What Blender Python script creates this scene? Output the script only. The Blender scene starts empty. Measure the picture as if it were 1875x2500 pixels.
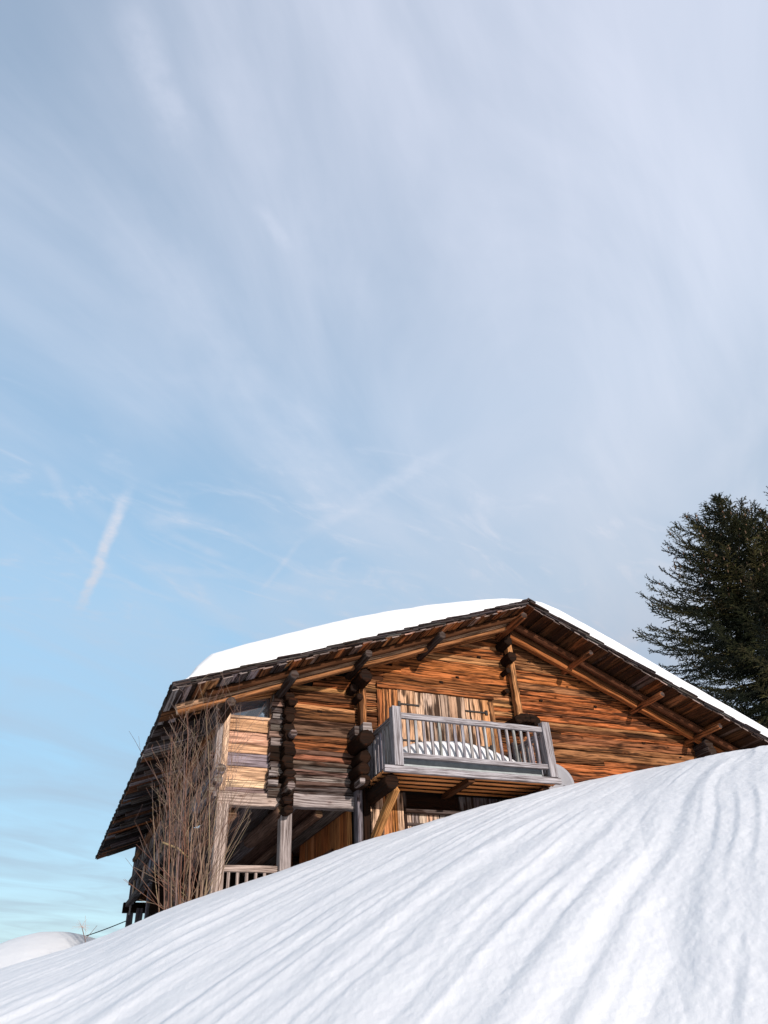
import bpy, math, random
import numpy as np
from mathutils import Vector, Matrix
random.seed(11)
rng = np.random.default_rng(5)
R_ = random.uniform
rad = math.radians
S = bpy.context.scene
COL = S.collection

# ------------------------------------------------------------------ object helpers
def tag(o, label=None, cat=None, group=None, kind=None):
    if label: o['label'] = label
    if cat: o['category'] = cat
    if group: o['group'] = group
    if kind: o['kind'] = kind
    return o
def empty(name, loc=(0, 0, 0), parent=None):
    o = bpy.data.objects.new(name, None); COL.objects.link(o); o.location = loc
    o.empty_display_size = .2
    if parent: o.parent = parent
    return o

class MB:
    """collects faces with UVs (metres, u along the grain) and a tint per piece"""
    def __init__(s): s.v = []; s.f = []; s.uv = []; s.t = []; s.sm = []
    def face(s, idx, uvs, tint, smooth=False):
        s.f.append(idx); s.uv.extend(uvs); s.t.extend([tint] * len(idx)); s.sm.append(smooth)
    def sweep(s, pts, frames, prof, tint, uo=None, vo=None, cap=True, smooth=False, captint=None):
        """pts: centres; frames: (side, up, scale) ; prof: closed list of (a,b)"""
        uo = R_(0, 90) if uo is None else uo; vo = R_(0, 90) if vo is None else vo
        n = len(prof); base = len(s.v); L = 0; us = []; per = [0]
        for k in range(n):
            a = prof[k]; b = prof[(k + 1) % n]; per.append(per[-1] + math.hypot(a[0] - b[0], a[1] - b[1]))
        for i, p in enumerate(pts):
            if i: L += (Vector(p) - Vector(pts[i - 1])).length
            us.append(uo + L)
            sd, up, sc = frames[i]; p = Vector(p)
            pr = prof if not callable(sc) else sc(prof)
            for k, (a, b) in enumerate(pr):
                s.v.append(p + sd * a * (1 if callable(sc) else sc) + up * b * (1 if callable(sc) else sc))
        for i in range(len(pts) - 1):
            for k in range(n):
                k2 = (k + 1) % n
                a = base + i * n
                s.face([a + k, a + k2, a + n + k2, a + n + k],
                       [(us[i], vo + per[k]), (us[i], vo + per[k + 1]), (us[i + 1], vo + per[k + 1]), (us[i + 1], vo + per[k])], tint, smooth)
        if cap:
            ct = captint or tint
            for e, i in ((0, 0), (1, len(pts) - 1)):
                a = base + i * n
                idx = [a + k for k in range(n)]; uv = [(uo + 40 + prof[k][0] * .3, vo + prof[k][1]) for k in range(n)]
                if e == 0: idx = idx[::-1]; uv = uv[::-1]
                s.face(idx, uv, ct)
    def beam(s, A, B, w, h, tint, up=(0, 0, 1), seg=1, jit=0.0, ch=None, captint=None, twist=0, cap=True):
        """rectangular beam from A to B: w across, h along up; chamfered and slightly uneven"""
        A = Vector(A); B = Vector(B); d = (B - A).normalized(); up = Vector(up)
        sd = d.cross(up).normalized(); up = sd.cross(d).normalized()
        ch = min(w, h) * .12 if ch is None else ch
        a, b = w / 2, h / 2; c = ch
        if c > 0.0005:
            prof = [(-a + c, -b), (a - c, -b), (a, -b + c), (a, b - c), (a - c, b), (-a + c, b), (-a, b - c), (-a, -b + c)]
        else: prof = [(-a, -b), (a, -b), (a, b), (-a, b)]
        pts = []; fr = []
        for i in range(seg + 1):
            t = i / seg
            pts.append(A.lerp(B, t) + sd * R_(-jit, jit) + up * R_(-jit, jit))
            if jit:
                j = [(R_(-jit, jit) * .6, R_(-jit, jit) * .6) for _ in prof]
                fr.append((sd, up, (lambda pr, j=j: [(x + q[0], y + q[1]) for (x, y), q in zip(pr, j)])))
            else: fr.append((sd, up, 1.0))
        s.sweep(pts, fr, prof, tint, captint=captint, cap=cap)
    def box(s, x0, x1, y0, y1, z0, z1, tint, axis='x', ch=0.004, jit=0.0, seg=1, captint=None):
        c = ((x0 + x1) / 2, (y0 + y1) / 2, (z0 + z1) / 2)
        if axis == 'x': s.beam((x0, c[1], c[2]), (x1, c[1], c[2]), y1 - y0, z1 - z0, tint, (0, 0, 1), seg, jit, ch, captint)
        elif axis == 'y': s.beam((c[0], y0, c[2]), (c[0], y1, c[2]), x1 - x0, z1 - z0, tint, (0, 0, 1), seg, jit, ch, captint)
        else: s.beam((c[0], c[1], z0), (c[0], c[1], z1), x1 - x0, y1 - y0, tint, (0, 1, 0), seg, jit, ch, captint)
    def log(s, A, B, r, tint, n=12, seg=4, rough=.06, captint=None, r2=None, smooth=True, flat=0):
        A = Vector(A); B = Vector(B); d = (B - A).normalized()
        up = Vector((0, 0, 1)) if abs(d.z) < .9 else Vector((0, 1, 0))
        sd = d.cross(up).normalized(); up = sd.cross(d).normalized(); r2 = r2 or r
        ph = [1 + R_(-rough, rough) for _ in range(n)]
        prof = [(math.cos(6.2832 * k / n) * r * ph[k], math.sin(6.2832 * k / n) * r * ph[k]) for k in range(n)]
        if flat: prof = [(x, max(-r * flat, min(r * flat, y))) for x, y in prof]
        pts = [A.lerp(B, i / seg) + (sd * R_(-1, 1) + up * R_(-1, 1)) * r * rough * .6 for i in range(seg + 1)]
        fr = [(sd, up, 1 + (r2 / r - 1) * i / seg) for i in range(seg + 1)]
        # worn, chewed end
        jj = [(R_(.70, .93), R_(-.2, .2) * r * rough * 3) for _ in range(n)]
        pts = [pts[0] - d * r * .16] + pts
        fr = [(sd, up, (lambda pr, jj=jj: [(x * q[0], y * q[0]) for (x, y), q in zip(pr, jj)]))] + fr
        s.sweep(pts, fr, prof, tint, captint=captint, smooth=smooth)
    def tube(s, pts, rs, n, tint, cap=False):
        pts = [Vector(p) for p in pts]; fr = []
        for i, p in enumerate(pts):
            d = (pts[min(i + 1, len(pts) - 1)] - pts[max(i - 1, 0)]).normalized()
            up = Vector((.13, .99, .05)); sd = d.cross(up).normalized(); u2 = sd.cross(d)
            fr.append((sd, u2, rs[i]))
        prof = [(math.cos(6.2832 * k / n), math.sin(6.2832 * k / n)) for k in range(n)]
        s.sweep(pts, fr, prof, tint, cap=cap, smooth=n > 3)
    def build(s, name, mat, parent=None, loc=None):
        me = bpy.data.meshes.new(name)
        o_ = Vector((0, 0, 0))
        if parent is None and loc is not None: o_ = Vector(loc)
        me.from_pydata([tuple(Vector(v) - o_) for v in s.v], [], s.f)
        uvl = me.uv_layers.new(name='UVMap')
        uvl.data.foreach_set('uv', np.array(s.uv, dtype=np.float32).ravel())
        ca = me.color_attributes.new('tint', 'FLOAT_COLOR', 'CORNER')
        t = np.ones((len(s.t), 4), dtype=np.float32); t[:, :3] = np.array(s.t, dtype=np.float32)[:, :3]
        ca.data.foreach_set('color', t.ravel())
        me.polygons.foreach_set('use_smooth', s.sm)
        me.materials.append(mat); me.update()
        o = bpy.data.objects.new(name, me); COL.objects.link(o); o.location = o_
        if parent: o.parent = parent
        return o

def grid_mesh(name, P, mat, parent=None, smooth=True, closed_u=False, loc=None):
    """P: (n, m, 3) array of points -> quads"""
    n, m = P.shape[:2]
    if loc is not None: P = P - np.array(loc)
    v = P.reshape(-1, 3)
    i = np.arange(n - 1)[:, None]; j = np.arange(m - 1)[None]
    a = (i * m + j).ravel()
    f = np.stack([a, a + m, a + m + 1, a + 1], 1)
    me = bpy.data.meshes.new(name)
    me.vertices.add(len(v)); me.vertices.foreach_set('co', v.astype(np.float32).ravel())
    me.loops.add(f.size); me.loops.foreach_set('vertex_index', f.ravel().astype(np.int32))
    me.polygons.add(len(f)); me.polygons.foreach_set('loop_start', np.arange(0, f.size, 4, dtype=np.int32))
    me.polygons.foreach_set('loop_total', np.full(len(f), 4, dtype=np.int32))
    me.polygons.foreach_set('use_smooth', np.full(len(f), smooth))
    me.update(calc_edges=True); me.validate()
    me.materials.append(mat)
    o = bpy.data.objects.new(name, me); COL.objects.link(o)
    if loc is not None: o.location = loc
    if parent: o.parent = parent
    return o

def smooth_t(a): return a * a * (3 - 2 * a)
def vnoise(x, y, seed=0):
    """2-D value noise, arrays"""
    xi = np.floor(x).astype(np.int64); yi = np.floor(y).astype(np.int64)
    fx = smooth_t(x - xi); fy = smooth_t(y - yi)
    def h(a, b):
        n = (a * 374761393 + b * 668265263 + seed * 2147483647) & 0xffffffff
        n = ((n ^ (n >> 13)) * 1274126177) & 0xffffffff
        return ((n ^ (n >> 16)) & 0xffff) / 65535.0
    return (h(xi, yi) * (1 - fx) + h(xi + 1, yi) * fx) * (1 - fy) + (h(xi, yi + 1) * (1 - fx) + h(xi + 1, yi + 1) * fx) * fy
def fbm(x, y, o=4, seed=0):
    r = 0; a = .5
    for k in range(o):
        r = r + a * (vnoise(x, y, seed + k) - .5); x = x * 2.03 + 7.1; y = y * 2.03 + 3.7; a *= .5
    return r

# ------------------------------------------------------------------ materials
class NT:
    def __init__(s, name):
        s.m = bpy.data.materials.new(name); s.m.use_nodes = True; s.t = s.m.node_tree; s.t.nodes.clear()
        s.out = s.n('ShaderNodeOutputMaterial'); s.b = s.n('ShaderNodeBsdfPrincipled'); s.l(s.b.outputs[0], s.out.inputs[0])
    def n(s, typ, **k):
        x = s.t.nodes.new(typ)
        for a, b in k.items():
            if a.startswith('i_'): x.inputs[a[2:].replace('_', ' ')].default_value = b
            else: setattr(x, a, b)
        return x
    def l(s, a, b): s.t.links.new(a, b)
    def math(s, op, a, b=None, clamp=False):
        x = s.n('ShaderNodeMath', operation=op, use_clamp=clamp)
        for i, v in enumerate((a, b)):
            if v is None: continue
            if hasattr(v, 'links'): s.l(v, x.inputs[i])
            else: x.inputs[i].default_value = v
        return x.outputs[0]
    def ramp(s, fac, stops):
        r = s.n('ShaderNodeValToRGB'); s.l(fac, r.inputs[0]); e = r.color_ramp.elements
        while len(e) < len(stops): e.new(.5)
        for q, (p, c) in zip(e, stops):
            q.position = p; q.color = c if len(c) == 4 else (*c, 1)
        return r.outputs[0]
    def mix(s, fac, a, b, mode='MIX'):
        x = s.n('ShaderNodeMix', data_type='RGBA', blend_type=mode)
        for i, v in ((0, fac), (6, a), (7, b)):
            if hasattr(v, 'links'): s.l(v, x.inputs[i])
            else: x.inputs[i].default_value = v if i == 0 else (*v, 1)
        return x.outputs[2]
    def noise(s, vec, scale, detail=4, rough=.55, dist=0, w=None):
        x = s.n('ShaderNodeTexNoise'); s.l(vec, x.inputs['Vector'])
        x.inputs['Scale'].default_value = scale; x.inputs['Detail'].default_value = detail
        x.inputs['Roughness'].default_value = rough; x.inputs['Distortion'].default_value = dist
        return x.outputs[0]
    def mapping(s, vec, scale=(1, 1, 1), rot=(0, 0, 0), loc=(0, 0, 0)):
        x = s.n('ShaderNodeMapping'); s.l(vec, x.inputs[0]); x.inputs[1].default_value = loc
        x.inputs[2].default_value = rot; x.inputs[3].default_value = scale
        return x.outputs[0]
    def bump(s, h, strength=.5, dist=.01):
        x = s.n('ShaderNodeBump'); s.l(h, x.inputs['Height']); x.inputs['Strength'].default_value = strength
        x.inputs['Distance'].default_value = dist; s.l(x.outputs[0], s.b.inputs['Normal'])
G3 = lambda a: (a, a, a)

def wood(name, dark=.5, crack=.5, knots=.5, rough=.85, streak=.5, gloss=.06, ws=1.0):
    M = NT(name); uv = M.n('ShaderNodeUVMap').outputs[0]
    tint = M.n('ShaderNodeVertexColor', layer_name='tint').outputs[0]
    wob = M.noise(M.mapping(uv, (1.6, 5, 1)), 1, 2)
    off = M.n('ShaderNodeCombineXYZ'); M.l(M.math('MULTIPLY', M.math('SUBTRACT', wob, .5), .03), off.inputs[1])
    va = M.n('ShaderNodeVectorMath', operation='ADD'); M.l(uv, va.inputs[0]); M.l(off.outputs[0], va.inputs[1]); w = va.outputs[0]
    g1 = M.noise(M.mapping(w, (1.5, 42 * ws, 1)), 1, 5, .66)            # fine grain
    g2 = M.noise(M.mapping(w, (.8, 17 * ws, 1)), 1, 3, .55)             # broad streaks
    g3 = M.noise(M.mapping(w, (1.5, 36 * ws, 7)), 1, 3, .55)
    pat = M.noise(M.mapping(uv, (.9, 2.6, 1)), 1, 3, .6)           # weathering patches
    # colour: dark cracks -> tint -> pale ridges
    base = M.mix(M.ramp(g1, [(.40, G3(0)), (.58, G3(1))]), (0, 0, 0), (1, 1, 1))
    hsv = M.n('ShaderNodeHueSaturation'); M.l(tint, hsv.inputs['Color']); hsv.inputs['Saturation'].default_value = .92
    hsv.inputs['Value'].default_value = 1.7
    c = M.mix(base, M.mix(.72, tint, (.025, .009, .004)), M.mix(.42, tint, hsv.outputs[0]))
    c = M.mix(M.math('MULTIPLY', M.ramp(g2, [(.52, G3(0)), (.68, G3(1))]), .55 * streak), c, hsv.outputs[0])
    dk = M.math('MULTIPLY', M.ramp(M.math('ADD', g2, M.math('MULTIPLY', M.math('SUBTRACT', pat, .5), 1.0)), [(.39, G3(1)), (.47, G3(0))]), dark)
    c = M.mix(dk, c, (.022, .010, .006))
    ck = M.math('MULTIPLY', M.ramp(g3, [(.36, G3(1)), (.40, G3(0))]), crack)
    c = M.mix(ck, c, (.008, .004, .003))
    vo = M.n('ShaderNodeTexVoronoi', feature='DISTANCE_TO_EDGE' if False else 'F1'); M.l(M.mapping(w, (2.0, 4.2, 1)), vo.inputs['Vector'])
    vo.inputs['Scale'].default_value = 1.0
    vd = vo.outputs['Distance']
    kn = M.math('MULTIPLY', M.ramp(vd, [(.045, G3(1)), (.10, G3(0))]), knots)
    kr = M.math('MULTIPLY', M.ramp(vd, [(.08, G3(1)), (.22, G3(0))]), knots * .45)
    c = M.mix(kr, c, M.mix(.5, tint, (.16, .04, .012)))
    c = M.mix(kn, c, (.02, .009, .005))
    M.l(c, M.b.inputs['Base Color'])
    M.b.inputs['Roughness'].default_value = rough
    M.b.inputs['Specular IOR Level'].default_value = gloss
    h = M.math('SUBTRACT', M.math('ADD', g1, M.math('MULTIPLY', g2, .7)), M.math('ADD', M.math('MULTIPLY', ck, .6), M.math('MULTIPLY', kn, .3)))
    M.bump(h, .9, .012)
    return M.m

W_OLD = wood('weathered_wood', .84, .75, .9)
W_PLAIN = wood('plain_wood', .25, .35, .6, streak=.4)
W_GREY = wood('grey_wood', .12, .18, .45, streak=.2, rough=.85)
W_ROOF = wood('roof_board_wood', .85, .6, .25, streak=.8, ws=.6)
W_DOOR = wood('shutter_wood', .9, .6, .9, streak=1.0, ws=.8)

def simple(name, col, rough=.6, metal=0, noise=0, nscale=20, bump=0, spec=.3):
    M = NT(name); tc = M.n('ShaderNodeTexCoord').outputs['Object']
    if noise:
        n = M.noise(tc, nscale, 4)
        M.l(M.mix(M.ramp(n, [(.3, G3(0)), (.7, G3(1))]), tuple(c * (1 - noise) for c in col), tuple(min(1, c * (1 + noise)) for c in col)), M.b.inputs['Base Color'])
        if bump: M.bump(n, bump, .01)
    else: M.b.inputs['Base Color'].default_value = (*col, 1)
    M.b.inputs['Roughness'].default_value = rough; M.b.inputs['Metallic'].default_value = metal
    M.b.inputs['Specular IOR Level'].default_value = spec
    return M.m
IRON = simple('black_iron', (.02, .017, .016), .55, .6, .4)
BARK = simple('bark', (.09, .065, .05), .9, 0, .5, 8, .6)
DISHM = simple('grey_dish_paint', (.28, .27, .29), .6, 0, .06, 6)
DARK = simple('dark_interior', (.012, .008, .006), .95)
CABLE = simple('black_cable', (.012, .012, .016), .6)
PALE = simple('grey_flashing', (.25, .27, .28), .55, .3, .15, 9)

def twig_mat(name):
    M = NT(name); tint = M.n('ShaderNodeVertexColor', layer_name='tint').outputs[0]
    M.l(tint, M.b.inputs['Base Color']); M.b.inputs['Roughness'].default_value = .8; M.b.inputs['Specular IOR Level'].default_value = .2
    return M.m
TWIG = twig_mat('twig_bark'); NEEDLE = twig_mat('spruce_needles'); CONE = twig_mat('spruce_cones')

def snow_mat(name, grain=1.0, sc=1.0, b2=.5):
    M = NT(name); tc = M.n('ShaderNodeTexCoord').outputs['Object']
    n1 = M.noise(tc, 34 * sc, 6, .7); n2 = M.noise(tc, 6 * sc, 4, .6); n3 = M.noise(tc, 190 * sc, 3, .6)
    c = M.mix(n2, (.66, .645, .665), (.735, .72, .72))
    M.l(c, M.b.inputs['Base Color'])
    M.b.inputs['Roughness'].default_value = .65; M.b.inputs['Specular IOR Level'].default_value = .25
    h = M.math('ADD', M.math('ADD', M.math('MULTIPLY', n1, .5), M.math('MULTIPLY', n2, .9)), M.math('MULTIPLY', n3, .22))
    M.bump(h, b2, .010 * grain)
    return M.m
SNOW = snow_mat('snow', 1.0)
SNOW_ROOF = snow_mat('roof_snow', .3, .5, .3)

# ------------------------------------------------------------------ camera
TH, RO, AZ = rad(35.76), rad(3.36), rad(24.1)
f0 = Vector((math.sin(AZ), math.cos(AZ), 0)); r0 = Vector((math.cos(AZ), -math.sin(AZ), 0)); zz = Vector((0, 0, 1))
FW = f0 * math.cos(TH) + zz * math.sin(TH); U0 = zz * math.cos(TH) - f0 * math.sin(TH)
RT = r0 * math.cos(RO) - U0 * math.sin(RO); UP = U0 * math.cos(RO) + r0 * math.sin(RO)
cam = bpy.data.cameras.new('camera'); co = bpy.data.objects.new('camera', cam); COL.objects.link(co)
m = Matrix((RT, UP, -FW)).transposed().to_4x4(); co.matrix_world = m
cam.sensor_fit = 'VERTICAL'; cam.sensor_height = 36; cam.lens = 1805 / 2500 * 36
cam.clip_start = .05; cam.clip_end = 5000
S.camera = co

# ------------------------------------------------------------------ ground: the snow slope the camera stands on
AZT = np.array([-180, -120, -60, -30, -15, -8, -4, -1.7, 1.0, 3.2, 5.4, 7.3, 9.7, 11.1, 15.2, 20.4, 24.2, 27.8, 31.9, 35.6, 38.9, 42.3, 46.1, 49.0, 50.4, 56, 70, 90, 130, 180.])
ELT = np.array([-22, -18, -10, -4, 0.0, 2.6, 4.0, 4.9, 5.6, 6.2, 7.0, 7.8, 8.6, 9.0, 10.2, 11.7, 12.5, 13.3, 14.0, 14.4, 14.7, 14.9, 15.1, 15.2, 15.2, 15.1, 13, 5, -10, -22.])
H0 = 1.7
def rcrest(az): return np.clip(10.6 / np.cos(np.radians(np.clip(az, -20, 45))), 10.6, 14.0)
GD = rad(53)
def hill_base(x, y):
    r = np.hypot(x, y); az = np.degrees(np.arctan2(x, y))
    el = np.interp(az, AZT, ELT)
    # soften the table's corners
    el = (el + np.interp(az - 1.2, AZT, ELT) + np.interp(az + 1.2, AZT, ELT)) / 3
    u = r / rcrest(az)
    q = np.where(u < 2.2, (1 - u) ** 2, 1.44 + 2.4 * (u - 2.2))
    h = r * np.tan(np.radians(el)) - H0 * q
    return np.maximum(h, -60 - r * .05)
def saw(ph):
    f = ph - np.floor(ph); k = .36
    return np.where(f < k, smooth_t(f / k), 1 - smooth_t((f - k) / (1 - k)) ** .8)
def grooves(x, y):
    s = x * math.sin(GD) + y * math.cos(GD); t = x * math.cos(GD) - y * math.sin(GD)
    r = np.hypot(x, y)
    tw = t + .42 * fbm(s * .22, t * .30, 3, 3) + .045 * fbm(s * 1.1, t * 2.0, 3, 9)
    a1 = 1.6 * np.clip(vnoise(s / 3.2 + 9, t / .34, 5) - .02, 0, 1); a2 = 1.6 * np.clip(vnoise(s / 1.2, t / .19, 6) - .25, 0, 1)
    z = 0.0125 * a1 * saw(tw / .36 + .9 * vnoise(s / 9, tw / .9, 17)) + .0075 * a2 * saw(tw / .148 + .8 * vnoise(s / 5, tw / .5, 18))
    z = z + .050 * (vnoise(s / 8, tw / .75, 41) - .5) + .016 * (vnoise(s / 3, tw / .25, 43) - .5)
    z = z + .013 * fbm(s * 2.2, tw * 7, 4, 51) + .007 * fbm(s * 14, tw * 22, 3, 61)
    return z * np.clip(r / 2.5, .3, 1) * np.clip(1.6 - r / 60, 0, 1)
def hill(x, y):
    return hill_base(x, y) + grooves(x, y) - .03
a_in = np.linspace(-10, 64, 1250)
a_all = np.concatenate([np.linspace(-180, -10.5, 110), a_in, np.linspace(64.5, 180, 80)])
rr = np.concatenate([np.geomspace(.3, 2.0, 16), np.geomspace(2.06, 17, 560), np.geomspace(17.6, 1500, 46)])
A_, R2 = np.meshgrid(np.radians(a_all), rr, indexing='ij')
X_ = np.sin(A_) * R2; Y_ = np.cos(A_) * R2
Z_ = hill(X_, Y_)
slope = grid_mesh('snow_slope', np.stack([X_, Y_, Z_], 2), SNOW)
tag(slope, kind='structure')
slope.name = 'snow_ground'

# snowbank at the far left, beyond the slope
bx, by = .22, 17.2
gx, gy = np.meshgrid(np.linspace(-5.2, 2.6, 200), np.linspace(12.6, 24, 160), indexing='ij')
mr = ((gx - .35) / 3.3) ** 2 + ((gy - 17.6) / 4.4) ** 2
mz = -.95 + 3.03 * np.exp(-mr * .9) + .05 * fbm(gx * 1.2, gy * 1.2, 4, 77) + .012 * fbm(gx * 7, gy * 7, 3, 78)
bank = grid_mesh('snow_bank', np.stack([gx, gy, mz], 2)[:, ::-1], SNOW); tag(bank, kind='structure')

def gz(x, y): return float(hill(np.array([x * 1.0]), np.array([y * 1.0]))[0])

# ------------------------------------------------------------------ chalet measurements (metres, camera eye at the origin)
FY = 13.2                                   # front wall plane
VY = 12.0                                   # gable edge of the roof
BY = 25.6                                   # back edge of the roof
EX, EZ, RX, RZ = 1.38, 5.07, 8.74, 7.83
SL, SR = (RZ - EZ) / (RX - EX), .4416
RXE = 15.6
def rtop(x): return RZ - SL * (RX - x) if x < RX else RZ - SR * (x - RX)
def back(y): return -.005 * (y - 12)
ORANGE = (.36, .102, .022); BROWN = (.155, .057, .020); TAN = (.42, .185, .068); PALEW = (.56, .36, .24)
GREYW = (.27, .225, .215); DGREY = (.085, .068, .064); DKB = (.009, .0055, .004); BLUEG = (.17, .155, .18)
def mixc(a, b, t): return tuple(x * (1 - t) + y * t for x, y in zip(a, b))
def var(c, s=.2, h=.06):
    k = 1 + R_(-s, s); return (c[0] * k * (1 + R_(-h, h)), c[1] * k * (1 + R_(-h, h)), c[2] * k * (1 + R_(-h, h)))

chalet = tag(empty('wooden_chalet', (8.7, FY, 1.5)), 'old weathered timber chalet with a snow covered gable roof behind the snow slope', 'chalet')
INV = -Vector(chalet.location)
def part(mb, name, mat, parent=None, label=None):
    """mesh part of the chalet; coordinates given in world space"""
    o = mb.build(name, mat)
    p = parent or chalet
    o.parent = p
    off = Vector((0, 0, 0)); q = p
    while q is not None: off += Vector(q.location); q = q.parent
    o.location = -off
    if label: o['label'] = label
    return o

# ---- roof : boards running back from the gable edge, seen from below
rf = MB()
def slope_pt(side, s, y, dz=0):
    """s = distance measured down from the ridge along x"""
    x = RX - s if side < 0 else RX + s
    z = RZ - (SL if side < 0 else SR) * s
    if side < 0: x += back(y) * s / 7.36
    return Vector((x, y, z + dz))
tints_soffit = [ORANGE, BROWN, BROWN, mixc(BROWN, DKB, .4), mixc(ORANGE, TAN, .5), mixc(ORANGE, BROWN, .5), mixc(ORANGE, DKB, .5), mixc(BROWN, DKB, .6), mixc(GREYW, BROWN, .6), mixc(BROWN, DKB, .5), BROWN]
for side, smax in ((-1, 7.36), (1, 6.86)):
    s = .0; k = 0
    sl = SL if side < 0 else SR
    nrm = Vector((sl * side, 0, 1)).normalized(); al = Vector((side, 0, -sl)).normalized()
    while s < smax:
        w = R_(.09, .15)
        if s + w > smax: w = smax - s
        c = s + w / 2
        lift = (.022 if k % 2 else 0.0) + R_(-.008, .008)
        yb0 = VY + R_(.0, .07) + .03
        t = var(random.choice(tints_soffit), .3)
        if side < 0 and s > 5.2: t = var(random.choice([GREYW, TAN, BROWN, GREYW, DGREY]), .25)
        if side > 0: t = tuple(q * .42 for q in t)  # right soffit: shade under the overhang put into the board tint
        # front piece, gable overhang, then on to the back
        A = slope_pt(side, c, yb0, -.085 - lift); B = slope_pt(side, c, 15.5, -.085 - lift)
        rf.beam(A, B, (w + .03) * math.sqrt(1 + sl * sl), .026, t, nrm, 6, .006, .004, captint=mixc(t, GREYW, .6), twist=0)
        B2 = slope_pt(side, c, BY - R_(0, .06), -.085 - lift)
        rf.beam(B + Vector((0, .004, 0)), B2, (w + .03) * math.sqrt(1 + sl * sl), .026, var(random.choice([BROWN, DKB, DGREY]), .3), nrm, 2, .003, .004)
        s += w; k += 1
roof = part(rf, 'roof', W_ROOF, label='gable roof with orange brown board underside')
# boards that run up the slope above the left eave
ev = MB(); y = 13.05
while y < BY - .02:
    w = R_(.22, .42); w = min(w, BY - y)
    t = var(random.choice([DGREY, GREYW, BROWN, ORANGE, DKB, BLUEG, DGREY, BROWN]), .3)
    dz = -.125 + R_(-.014, .014)
    A = slope_pt(-1, 7.36 + R_(-.0, .03), y + w / 2, dz); B = slope_pt(-1, 5.6, y + w / 2, dz - R_(-.01, .02))
    ev.beam(A, B, w - .006, .024, t, (0, R_(-.09, .09), 1), 3, .006, .004)
    y += w
part(ev, 'eave_board', W_ROOF, roof, 'boards under the left eave')
# shingles
sh = MB(); SHG = [(.045, .04, .042), (.06, .054, .055), (.035, .03, .03), (.08, .072, .07), (.028, .022, .02)]
for side, smax in ((-1, 7.40), (1, 6.9)):
    sl = SL if side < 0 else SR; nrm = Vector((sl * side, 0, 1)).normalized()
    for lay in range(3):
        s = -.02 + lay * .09
        while s < smax - .02:
            L = R_(.26, .38); e = min(s + L, smax)
            # each course is tipped so its lower edge lifts over the next
            ytip = VY - .015 + R_(-.02, .045) + (2 - lay) * .015
            segs = [ytip, 12.25 + R_(-.05, .1), 12.55 + R_(-.05, .1), 13.1, BY + R_(-.03, .03)]
            for q in range(4):
                A = slope_pt(side, max(s - .12, 0), 0, -.064 + lay * .028); B = slope_pt(side, e, 0, -.044 + lay * .028 + R_(-.006, .012))
                ya, yb = segs[q], segs[q + 1] - .006
                yc = (ya + yb) / 2; A.y = B.y = yc
                if side < 0: A.x += back(yc) * s / 7.36; B.x += back(yc) * e / 7.36
                sh.beam(A, B, yb - ya, .020, var(random.choice(SHG), .25), nrm, 1, 0, .003)
            s = e
# ridge boards
for i in range(9):
    y0 = VY - .03 + i * 1.6
    sh.beam((RX - .08, y0, RZ - .012), (RX - .08, min(y0 + 1.7, BY), RZ - .02), .20, .022, var(SHG[0]), (-.36, 0, 1), 1, .003, .003)
    sh.beam((RX + .07, y0, RZ - .008), (RX + .07, min(y0 + 1.7, BY), RZ - .015), .20, .022, var(SHG[1]), (.42, 0, 1), 1, .003, .003)
# butt ends along the left eave
y = VY
while y < BY:
    w = R_(.10, .2)
    for lay in range(3):
        b = 1.0
        A = slope_pt(-1, 7.1, y + w / 2, -.064 + lay * .028); B = slope_pt(-1, 7.37 + R_(0, .045), y + w / 2, -.056 + lay * .028)
        sh.beam(A, B, w - .008, .022, var(random.choice(SHG), .3), (-SL, 0, 1), 1, 0, .003)
    y += w
part(sh, 'shingles', simple('shingle_grey', (.05, .045, .045), .9) if False else W_GREY, roof, 'dark grey stepped wooden shingles')

# ---- rafters (two pairs in the overhang) and purlins
def rafter(y, w, h, dz, tint, log=False, x0=1.55, x1=15.2, lt=None, sides=(-1, 1), dz1=None):
    for side, xe in ((-1, x0), (1, x1)):
        if side not in sides: continue
        b = MB(); sl = SL if side < 0 else SR
        A = Vector((RX + side * .02, y, RZ + dz)); B = Vector((xe, y, rtop(xe) + (dz if dz1 is None else dz1)))
        t = var(tint, .1)
        if log: b.log(A, B, h / 2, t, 10, 12, .09)
        else:
            b.beam(A, B, w, h * .55, t, (sl * side, 0, 1), 14, .007, .012, captint=PALEW)
            n = Vector((sl * side, 0, 1)).normalized()
            b.beam(A - n * h * .52 + Vector((0, .012, 0)), B - n * h * .52 + Vector((0, .012, 0)), w * .9, h * .46, var(lt or tint, .1), (sl * side, 0, 1), 14, .006, .012, captint=PALEW)
        part(b, 'rafter', W_PLAIN, roof)
rafter(12.50, .13, .14, -.185, mixc(DKB, BROWN, .4), True, 2.0, 15.2, sides=(-1,))
rafter(12.72, .13, .17, -.215, mixc(TAN, GREYW, .35), False, 1.53, 15.2, mixc(BROWN, TAN, .5), sides=(-1,))
rafter(12.72, .18, .185, -.27, mixc(DKB, BROWN, .5), True, 2.0, 15.2, sides=(1,), dz1=-.24)
rafter(12.94, .15, .22, -.36, mixc(BROWN, DKB, .3), False, 1.53, 14.3, mixc(ORANGE, BROWN, .3), sides=(1,), dz1=-.20)
purl = [(2.41, 4.96, 12.35, .09), (3.47, 5.50, 12.12, .085), (4.91, 6.08, 12.08, .08), (6.54, 6.71, 12.08, .08), (8.58, 7.45, 12.05, .085), (10.20, 6.80, 12.1, .066), (11.91, 6.03, 12.1, .066), (13.33, 5.44, 12.1, .068)]
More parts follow.
